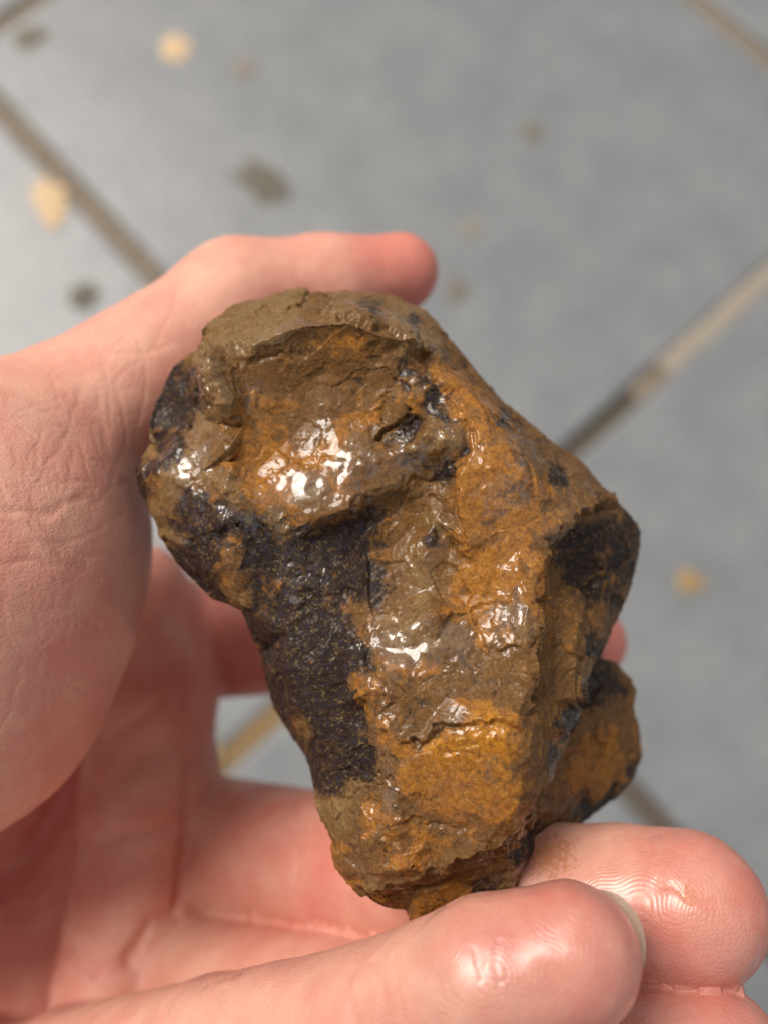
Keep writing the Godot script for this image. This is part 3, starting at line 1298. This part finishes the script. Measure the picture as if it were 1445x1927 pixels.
# skin folds: width mm, depth mm, then the line as it runs over the skin
const FOLDS := [
	[0.5, 0.10, 218, 712, 232, 778, 240, 836, 218, 883, 185, 945],
	[0.5, 0.09, 156, 731, 142, 778, 120, 836, 80, 883, 58, 945],
	[0.4, 0.08, 182, 727, 203, 829, 211, 909],
	[0.4, 0.08, 127, 742, 160, 876, 182, 945],
	[0.8, 0.22, 0, 963, 87, 966, 153, 938],
	[0.6, 0.14, 7, 978, 73, 1014, 153, 1043, 225, 1054],
	[0.5, 0.12, 0, 1058, 58, 1056, 145, 1069, 190, 1090],
	[0.4, 0.08, 0, 887, 109, 883, 254, 887],
	[0.4, 0.08, 0, 796, 55, 785, 127, 763],
	[0.5, 0.10, 236, 963, 182, 1000, 120, 1025, 60, 1030],
	[0.5, 0.10, 0, 1060, 111, 1144, 183, 1177],
	[0.5, 0.11, 55, 983, 138, 1083, 221, 1144],
	[0.5, 0.08, 22, 1276, 83, 1210, 144, 1144],
	[0.5, 0.08, 0, 1180, 70, 1240, 160, 1260],
	[0.5, 0.08, 90, 1420, 110, 1330, 170, 1230],
	[0.4, 0.07, 260, 640, 275, 700, 262, 790],
	[0.4, 0.07, 330, 560, 300, 640, 235, 700, 150, 740],
	[0.4, 0.06, 60, 1110, 80, 1200, 60, 1330],
	[1.5, 1.2, 352, 1440, 355, 1500, 350, 1600, 336, 1700],
	[3.0, 1.0, 80, 1570, 190, 1487, 310, 1405],
	[2.0, 0.6, 180, 1590, 240, 1570, 330, 1560],
	[1.4, 0.7, 0, 1690, 60, 1600, 120, 1480],
	[1.5, 0.6, 120, 1780, 180, 1830, 215, 1880],
	[1.6, 0.3, 20, 1720, 120, 1690, 220, 1650],
	[1.0, 0.4, 330, 1120, 345, 1220, 340, 1330],
	[1.5, 1.0, 221, 1896, 238, 1813, 288, 1735, 330, 1719],
	[1.2, 0.4, 205, 1390, 265, 1350, 330, 1300],
	[0.8, 0.25, 655, 1835, 662, 1880, 668, 1926],
	[0.8, 0.22, 705, 1808, 716, 1860, 722, 1926],
	[0.5, 0.14, 738, 1800, 748, 1850, 758, 1920],
	[0.4, 0.08, 894, 1790, 898, 1840],
	[0.4, 0.08, 936, 1770, 934, 1850],
	[0.7, 0.2, 420, 1860, 430, 1900, 440, 1926],
	[0.6, 0.15, 560, 1500, 566, 1560, 560, 1640, 550, 1720],
	[0.6, 0.13, 600, 1500, 606, 1560, 602, 1640, 596, 1740],
	[0.5, 0.1, 585, 1900, 700, 1870, 820, 1840],
	[0.5, 0.12, 1238, 1660, 1290, 1690, 1350, 1705],
]

var bone_a := PackedVector3Array()
var bone_d := PackedVector3Array()
var bone_inv := PackedFloat32Array()
var bone_r := PackedFloat32Array()
var bone_dr := PackedFloat32Array()
var bone_g := PackedInt32Array()

func add_bone(p: Array, q: Array, g: int) -> void:
	var a := mm(p[0], p[1], p[2])
	var b := mm(q[0], q[1], q[2])
	bone_a.append(a)
	bone_d.append(b - a)
	bone_inv.append(1.0 / (b - a).length_squared())
	bone_r.append(p[3])
	bone_dr.append(q[3] - p[3])
	bone_g.append(g)

func field(p: Vector3, use: PackedInt32Array) -> float:
	# palm bones come first, then one finger after the other: smooth inside a group and with the palm, sharp between fingers
	var palm := 1e3
	var best := 1e3
	var cur := 1e3
	var grp := 0
	var k := 5.0
	for i in use:
		var g := bone_g[i]
		if g != grp:
			if grp == 0:
				palm = cur
				best = cur
			else:
				best = smin(best, smin(cur, palm, 7.0 if grp == 1 else 2.5), 0.5)
			cur = 1e3
			grp = g
			k = 5.5 if g == 1 else 1.2
		var v := p - bone_a[i]
		var bd := bone_d[i]
		var t := clampf(v.dot(bd) * bone_inv[i], 0.0, 1.0)
		var d := (v - bd * t).length() - bone_r[i] - bone_dr[i] * t
		var h := k - absf(cur - d)
		cur = minf(cur, d)
		if h > 0.0: cur -= h * h / (4.0 * k)
	if grp == 0: return cur
	return smin(best, smin(cur, palm, 7.0 if grp == 1 else 2.5), 0.5)

func smin(a: float, b: float, k: float) -> float:
	var h := k - absf(a - b)
	if h <= 0.0: return minf(a, b)
	return minf(a, b) - h * h / (4.0 * k)

func surface_nets(lo: Vector3, hi: Vector3) -> Array:
	# big cells first; only those near the surface are split, down to 1.25 mm
	var all := PackedInt32Array(range(bone_a.size()))
	var cells := {}
	var vals := {}
	var U := 1.25
	var S := 8.0 * U
	var nx := int(ceil((hi.x - lo.x) / S))
	var ny := int(ceil((hi.y - lo.y) / S))
	var nz := int(ceil((hi.z - lo.z) / S))
	var K := 1024
	var corner := [0, 1, K, K + 1, K * K, K * K + 1, K * K + K, K * K + K + 1]
	for x in nx:
		for y in ny:
			for z in nz:
				var c := lo + Vector3(x + 0.5, y + 0.5, z + 0.5) * S
				var near := PackedInt32Array()
				var least := 1e3
				for i in bone_a.size():
					var v := c - bone_a[i]
					var h := clampf(v.dot(bone_d[i]) * bone_inv[i], 0.0, 1.0)
					var d := (v - bone_d[i] * h).length() - bone_r[i] - bone_dr[i] * h
					least = minf(least, d)
					if d < (17.5 if bone_g[i] < 2 else 13.5): near.append(i)
				if least > 16.0 or near.is_empty(): continue
				var d8 := field(c, near)
				if absf(d8) > 7.4 * U: continue
				for o4 in 8:
					var c4 := c + Vector3((o4 & 1) * 4 - 2, ((o4 >> 1) & 1) * 4 - 2, (o4 >> 2) * 4 - 2) * U
					if absf(field(c4, near)) > 3.7 * U: continue
					var few := PackedInt32Array()
					for i in near:
						var v := c4 - bone_a[i]
						var h := clampf(v.dot(bone_d[i]) * bone_inv[i], 0.0, 1.0)
						if (v - bone_d[i] * h).length() - bone_r[i] - bone_dr[i] * h < (13.0 if bone_g[i] < 2 else 9.0): few.append(i)
					for o2 in 8:
						var c2 := c4 + Vector3((o2 & 1) * 2 - 1, ((o2 >> 1) & 1) * 2 - 1, (o2 >> 2) * 2 - 1) * U
						if absf(field(c2, few)) > 1.85 * U: continue
						var q := (c2 - lo) / U - Vector3.ONE
						var b0 := int(round(q.x)) + int(round(q.y)) * K + int(round(q.z)) * K * K
						for o1 in 8:
							var key: int = b0 + corner[o1]
							# corners of the 1 mm cell
							var inside := 0
							for k in 8:
								var ck: int = key + corner[k]
								var got: Variant = vals.get(ck)
								if got == null:
									var at := lo + Vector3(ck % K, (ck / K) % K, ck / (K * K)) * U
									got = field(at, few)
									vals[ck] = got
								if got < 0.0: inside += 1
							if inside > 0 and inside < 8:
								cells[key] = few
	# one vertex in each crossed cell
	var verts := PackedVector3Array()
	var norms := PackedVector3Array()
	var index := {}
	var edges := [[0, 1], [2, 3], [4, 5], [6, 7], [0, 2], [1, 3], [4, 6], [5, 7], [0, 4], [1, 5], [2, 6], [3, 7]]
	var offs := []
	for k in 8: offs.append(Vector3(k & 1, (k >> 1) & 1, k >> 2))
	for key in cells:
		var v := PackedFloat32Array()
		for k in 8: v.append(vals[key + corner[k]])
		var sum := Vector3.ZERO
		var n := 0
		for e in edges:
			var va := v[e[0]]
			var vb := v[e[1]]
			if (va < 0.0) != (vb < 0.0):
				sum += (offs[e[0]] as Vector3).lerp(offs[e[1]], va / (va - vb))
				n += 1
		var at := lo + (Vector3(key % K, (key / K) % K, key / (K * K)) + sum / n) * U
		var use: PackedInt32Array = cells[key]
		var e0 := 0.15
		var d := field(at, use)
		var g := Vector3(field(at + Vector3(e0, 0, 0), use) - d, field(at + Vector3(0, e0, 0), use) - d, field(at + Vector3(0, 0, e0), use) - d) / e0
		var gl := maxf(g.length(), 0.3)
		index[key] = verts.size()
		verts.append(at - g / gl * clampf(d / gl, -0.5, 0.5))
		norms.append(g.normalized())
	var tris := PackedInt32Array()
	# a quad round each crossed edge
	for key in cells:
		var s0: bool = vals[key] < 0.0
		for ax in 3:
			var step: int = corner[1 << ax]
			var s1: bool = vals[key + step] < 0.0
			if s0 == s1: continue
			var u: int = corner[1 << ((ax + 1) % 3)]
			var w: int = corner[1 << ((ax + 2) % 3)]
			var i0: int = index.get(key, -1)
			var i1: int = index.get(key - u, -1)
			var i2: int = index.get(key - u - w, -1)
			var i3: int = index.get(key - w, -1)
			if i0 < 0 or i1 < 0 or i2 < 0 or i3 < 0: continue
			if s0: tris.append_array([i0, i2, i1, i0, i3, i2])
			else: tris.append_array([i0, i1, i2, i0, i2, i3])
	return [verts, norms, tris]

func build_hand() -> void:
	for b in PALM: add_bone(b[0], b[1], 0)
	var g := 1
	for chain in [THUMB, INDEX, MIDDLE, RING, LITTLE]:
		for i in chain.size() - 1:
			add_bone(chain[i], chain[i + 1], g)
		g += 1
	# the end of the forearm lies outside the frame
	var r := surface_nets(Vector3(-124, -122, -228), Vector3(66, 58, -68))
	var verts: PackedVector3Array = r[0]
	var norms: PackedVector3Array = r[1]
	var tris: PackedInt32Array = r[2]
	clock("  hand nets %d verts" % verts.size())
	var cols := PackedColorArray()
	cols.resize(verts.size())
	cols.fill(Color(0, 0, 0, 0))
	var tips := [mm(1010, 1790, 85), mm(1230, 1770, 99)]
	var size_at := func(p: Vector3, n: Vector3) -> float:
		var px := 722.5 + p.x / -p.z * F
		var py := 963.5 - p.y / -p.z * F
		if px < -60.0 or px > 1500.0 or py < 300.0 or py > 1990.0 or n.dot(-p) < -20.0: return 1.6
		if px < 290.0 and py < 1480.0 and p.z > -145.0: return 0.31
		if n.dot(-p) > 0.0 and (p.distance_squared_to(tips[0]) < 150.0 or p.distance_squared_to(tips[1]) < 110.0): return 0.17
		return 0.40
	var r2 := refine(verts, norms, cols, tris, size_at, true, 4)
	verts = r2[0]
	norms = r2[1]
	cols = r2[2]
	tris = r2[3]
	clock("  hand fine %d verts %d tris" % [verts.size(), tris.size() / 3])
	# where each fold lies on the skin
	var every := PackedInt32Array(range(bone_a.size()))
	var bins := {}
	var folds := FOLDS.duplicate()
	# the fine net of lines over the ball of the thumb: two families that cross
	for k in 95:
		var x := rng.randf_range(-20.0, 270.0)
		var y := rng.randf_range(600.0, 1480.0)
		var an := (rng.randf_range(1.15, 1.95) if k % 2 == 0 else rng.randf_range(-0.35, 0.75)) + (y - 900.0) * 0.0006
		var f := [rng.randf_range(0.26, 0.38), rng.randf_range(0.045, 0.10)]
		var step := rng.randf_range(25.0, 55.0)
		for q in 4:
			f.append(x)
			f.append(y)
			x += cos(an) * step
			y += sin(an) * step
			an += rng.randf_range(-0.22, 0.22)
		folds.append(f)
	# and across the fingers
	for k in 46:
		var x := rng.randf_range(380.0, 900.0)
		var y := rng.randf_range(1480.0, 1700.0) if k % 2 == 0 else rng.randf_range(1810.0, 1900.0)
		if k % 2 == 0: x = rng.randf_range(380.0, 600.0)
		var ln := rng.randf_range(25.0, 70.0)
		folds.append([rng.randf_range(0.25, 0.4), rng.randf_range(0.03, 0.07), x, y, x + rng.randf_range(-10.0, 10.0), y + ln * 0.5, x + rng.randf_range(-14.0, 14.0), y + ln])
	for f in folds:
		var line := []
		for k in range(2, f.size(), 2):
			var dir := mm(f[k], f[k + 1], 1.0)
			var z := 70.0
			for it in 60:
				var d := field(dir * z, every)
				z += d * 0.9
				if absf(d) < 0.05 or z > 230.0: break
			line.append(dir * z)
		for k in line.size() - 1:
			# break long pieces up and let them wander a little
			var a: Vector3 = line[k]
			var b: Vector3 = line[k + 1]
			if absf(a.z - b.z) > 14.0: continue
			for gx in range(int(floor(minf(a.x, b.x) / 4.0)) - 1, int(floor(maxf(a.x, b.x) / 4.0)) + 2):
				for gy in range(int(floor(minf(a.y, b.y) / 4.0)) - 1, int(floor(maxf(a.y, b.y) / 4.0)) + 2):
					var key := gx * 4096 + gy
					if not bins.has(key): bins[key] = []
					bins[key].append([a, b, f[0], f[1]])
	var blotch := noise(201, 0.09, 3)
	var fineb := noise(202, 0.6, 2)
	var wander := noise(203, 0.22, 2)
	var lump := noise(204, 0.13, 2)
	var wetn := noise(205, 0.16, 2)
	var red_at := [[mm(770, 520, 147), 15.0, 1.0], [mm(1068, 1800, 88), 14.0, 0.6], [mm(1330, 1712, 102), 16.0, 0.65], [mm(1330, 1990, 96), 14.0, 0.5], [mm(1108, 1208, 160), 14.0, 0.9], [mm(700, 1930, 94), 9.0, 0.3], [mm(640, 1640, 130), 14.0, 0.35], [mm(450, 1200, 165), 26.0, 0.75], [mm(150, 1650, 172), 38.0, 0.85], [mm(500, 1600, 142), 20.0, 0.45], [mm(0, 1300, 108), 26.0, 0.2]]
	var wet_at := [[mm(1010, 1800, 85), 17.0, 1.1], [mm(1230, 1780, 99), 16.0, 1.1], [mm(530, 1640, 140), 10.0, 1.0], [mm(640, 1700, 136), 9.0, 0.9], [mm(1330, 1960, 92), 14.0, 0.5], [mm(400, 1870, 110), 10.0, 0.4]]
	var rust_at := [[mm(1158, 1778, 88), 1.6], [mm(1285, 1678, 98), 3.2], [mm(1438, 1690, 106), 2.2], [mm(1035, 1600, 110), 4.5], [mm(690, 1720, 132), 3.0], [mm(900, 1690, 88), 3.0], [mm(262, 905, 118), 3.0]]
	# the two pads whose ridges can be seen: middle of the whorl, direction of the finger
	var pads := [[mm(925, 1850, 85.2), (mm(1068, 1800, 91.7) - mm(705, 1928, 98.5)).normalized(), 13.5], [mm(1180, 1720, 100.0), (mm(1292, 1712, 107) - mm(1010, 1692, 116)).normalized(), 12.0]]
	var wetness := PackedFloat32Array()
	wetness.resize(verts.size())
	for i in verts.size():
		var p := verts[i]
		if norms[i].dot(-p) < -30.0:
			cols[i] = Color(0.62, 0.31, 0.21)
			continue
		var red := 0.22 + blotch.get_noise_3dv(p) * 0.55 + fineb.get_noise_3dv(p) * 0.14
		for q in red_at:
			var d2: float = p.distance_squared_to(q[0]) / (q[1] * q[1])
			if d2 < 1.0: red += q[2] * (1.0 - d2)
		var wet := 0.0
		for q in wet_at:
			var d2: float = p.distance_squared_to(q[0]) / (q[1] * q[1])
			if d2 < 1.0: wet = maxf(wet, q[2] * (1.0 - d2))
		wet = clampf(wet * (1.2 + wetn.get_noise_3dv(p) * 1.4), 0.0, 1.0)
		wetness[i] = wet
		var h := lump.get_noise_3dv(p) * 0.16
		var fold := 0.0
		var list: Variant = bins.get(int(floor(p.x / 4.0)) * 4096 + int(floor(p.y / 4.0)))
		if list != null:
			var w := Vector3(wander.get_noise_3dv(p), wander.get_noise_3dv(p + Vector3(50, 0, 0)), 0) * 0.7
			for e in list:
				var ab: Vector3 = e[1] - e[0]
				var av: Vector3 = p + w - e[0]
				var t := clampf(av.dot(ab) / ab.length_squared(), 0.0, 1.0)
				var d: float = (av - ab * t).length() / e[2]
				if d < 2.5: fold = maxf(fold, e[3] * exp(-d * d * 1.4))
		h -= fold
		for q in pads:
			var v: Vector3 = p - q[0]
			var rr := v.length()
			if rr < q[2] and norms[i].dot(-p) > 0.0:
				var along: float = v.dot(q[1])
				var side: float = (v - q[1] * along).length()
				var ph := sqrt(along * along * 0.8 + side * side * 1.3 + 7.0) + wander.get_noise_3dv(p * 0.5) * 1.8
				h += sin(ph * TAU / 0.43) * 0.0145 * smoothstep(1.0, 0.75, rr / q[2])
		var c := Vector3(0.68, 0.355, 0.265).lerp(Vector3(0.58, 0.20, 0.155), clampf(red, 0.0, 1.0))
		for q in rust_at:
			var d2: float = p.distance_squared_to(q[0]) / (q[1] * q[1])
			if d2 < 1.0: c = c.lerp(Vector3(0.42, 0.15, 0.03), clampf((fineb.get_noise_3dv(p * 4.0) + 0.55 - d2) * 1.6, 0.0, 0.6))
		cols[i] = Color(c.x, c.y, c.z)
		verts[i] = p + norms[i] * h
	norms = smooth_normals(verts, tris)
	var skin := StandardMaterial3D.new()
	skin.resource_name = "skin"
	skin.vertex_color_use_as_albedo = true
	skin.roughness = 0.45
	skin.metallic_specular = 0.4
	skin.uv1_triplanar = true
	skin.uv1_scale = Vector3.ONE * 30.0
	skin.heightmap_enabled = true
	var sc := noise(211, 0.055, 2, FastNoiseLite.TYPE_CELLULAR)
	sc.cellular_return_type = FastNoiseLite.RETURN_DISTANCE2_SUB
	sc.domain_warp_enabled = true
	sc.domain_warp_amplitude = 9.0
	sc.domain_warp_frequency = 0.03
	skin.heightmap_texture = noise_tex(sc, 1024, ramp([[0.0, Color(0, 0, 0)], [0.35, Color(0.8, 0.8, 0.8)], [1.0, Color(1, 1, 1)]]))
	skin.heightmap_scale = 0.0075
	var wet_skin: StandardMaterial3D = skin.duplicate()
	wet_skin.resource_name = "wet_skin"
	wet_skin.roughness = 0.38
	wet_skin.clearcoat_enabled = true
	wet_skin.clearcoat = 0.9
	wet_skin.clearcoat_roughness = 0.27
	skin.subsurf_scatter_enabled = true
	skin.subsurf_scatter_strength = 0.10
	var o := Node3D.new()
	o.name = "hand"
	var base := to_world(mm(-500, 1740, 165))
	o.position = base
	add_child(o)
	tag(o, "bare left hand with wet fingertips gripping the rusty stone", "hand")
	var parts := [PackedInt32Array(), PackedInt32Array()]
	for t in range(0, tris.size(), 3):
		parts[1 if wetness[tris[t]] > 0.45 else 0].append_array([tris[t], tris[t + 1], tris[t + 2]])
	var flesh := ArrayMesh.new()
	for k in 2:
		var now := {}
		var v2 := PackedVector3Array()
		var n2 := PackedVector3Array()
		var c2 := PackedColorArray()
		var t2 := PackedInt32Array()
		for i in parts[k]:
			var at: int = now.get(i, -1)
			if at < 0:
				at = v2.size()
				now[i] = at
				v2.append(verts[i])
				n2.append(norms[i])
				c2.append(cols[i])
			t2.append(at)
		var piece := world_mesh(v2, n2, c2, t2, base)
		flesh.add_surface_from_arrays(Mesh.PRIMITIVE_TRIANGLES, piece.surface_get_arrays(0))
		flesh.surface_set_material(k, [skin, wet_skin][k])
	put("skin", flesh, null, o)
	# nails: tip, joint before it, which way the back of the finger points, half width, reach past the tip
	var horn := StandardMaterial3D.new()
	horn.resource_name = "nail"
	horn.albedo_color = lin(0.55, 0.41, 0.31)
	horn.albedo_color.a = 0.62
	horn.transparency = BaseMaterial3D.TRANSPARENCY_ALPHA
	horn.roughness = 0.28
	horn.subsurf_scatter_enabled = true
	horn.subsurf_scatter_strength = 0.2
	for q in [[LITTLE, Vector3(0.25, -0.2, -1.0), 5.2, 8.6, 5.0], [MIDDLE, Vector3(0.1, -0.55, -0.9), 6.0, 9.0, 7.2], [THUMB, Vector3(0.1, 0.8, -0.75), 5.6, 5.6, 6.45], [RING, Vector3(0.1, -0.5, -0.9), 6.0, 7.8, 7.2]]:
		var ch: Array = q[0]
		var first: bool = q[0] == THUMB
		var tp: Array = ch[0] if first else ch[ch.size() - 1]
		var jp: Array = ch[1] if first else ch[ch.size() - 2]
		var tip := mm(tp[0], tp[1], tp[2])
		var ax := (tip - mm(jp[0], jp[1], jp[2])).normalized()
		var back: Vector3 = (q[1] - ax * ax.dot(q[1])).normalized()
		var side := ax.cross(back)
		var nv := PackedVector3Array()
		var nt := PackedInt32Array()
		var rows := 14
		var wide := 16
		for layer in 2:
			for r3 in rows + 1:
				for c3 in wide + 1:
					var u := (float(c3) / wide * 2.0 - 1.0)
					var t := float(r3) / rows
					var an := u * 1.15
					var reach: float = lerpf(-6.5, q[3] - 3.6 * u * u, t)
					var rad: float = q[4] + 0.12 - 0.45 * layer - 0.9 * smoothstep(0.55, 1.0, t)
					nv.append(tip + ax * reach + side * sin(an) * q[2] * 1.12 + back * (cos(an) * rad))
		var per := (rows + 1) * (wide + 1)
		for r3 in rows:
			for c3 in wide:
				var k := r3 * (wide + 1) + c3
				nt.append_array([k, k + 1, k + wide + 2, k, k + wide + 2, k + wide + 1])
				k += per
				nt.append_array([k, k + wide + 2, k + 1, k, k + wide + 1, k + wide + 2])
		for c3 in wide:
			var k := rows * (wide + 1) + c3
			nt.append_array([k, k + 1, k + 1 + per, k, k + 1 + per, k + per])
		put("fingernail", world_mesh(nv, smooth_normals(nv, nt), PackedColorArray(), nt, base), horn, o)

# ------------------------------------------------------------------ the telephone that takes the picture

func build_phone() -> void:
	# held level with the lens, behind the picture plane: it keeps some of the sky off the palm
	var o := Node3D.new()
	o.name = "telephone"
	var base := to_world(Vector3(-27, -62, 7))
	o.transform = Transform3D(cam_basis, base)
	add_child(o)
	tag(o, "flat dark telephone held above the stone, its lens over the hand", "telephone")
	var shape := func(w: float, h: float, r: float, z0: float, z1: float) -> ArrayMesh:
		var st := SurfaceTool.new()
		st.begin(Mesh.PRIMITIVE_TRIANGLES)
		var ring := []
		for k in 4:
			for a in 9:
				var an := PI / 2 * (k + a / 8.0)
				ring.append(Vector2([1, -1, -1, 1][k] * (w / 2 - r) + cos(an) * r, [1, 1, -1, -1][k] * (h / 2 - r) + sin(an) * r))
		var n := ring.size()
		for i in n:
			var p: Vector2 = ring[i]
			var q: Vector2 = ring[(i + 1) % n]
			for v in [Vector3(0, 0, z1), Vector3(q.x, q.y, z1), Vector3(p.x, p.y, z1), Vector3(0, 0, z0), Vector3(p.x, p.y, z0), Vector3(q.x, q.y, z0), Vector3(p.x, p.y, z0), Vector3(p.x, p.y, z1), Vector3(q.x, q.y, z1), Vector3(p.x, p.y, z0), Vector3(q.x, q.y, z1), Vector3(q.x, q.y, z0)]:
				st.set_smooth_group(-1)
				st.add_vertex(v * 0.001)
		st.generate_normals()
		return st.commit()
	var dark := StandardMaterial3D.new()
	dark.albedo_color = lin(0.03, 0.03, 0.032)
	dark.roughness = 0.35
	var glass := StandardMaterial3D.new()
	glass.albedo_color = lin(0.015, 0.015, 0.017)
	glass.roughness = 0.08
	put("body", shape.call(74.0, 148.0, 10.0, 0.0, 7.4), dark, o)
	put("screen", shape.call(70.0, 144.0, 8.0, 7.4, 7.7), glass, o)
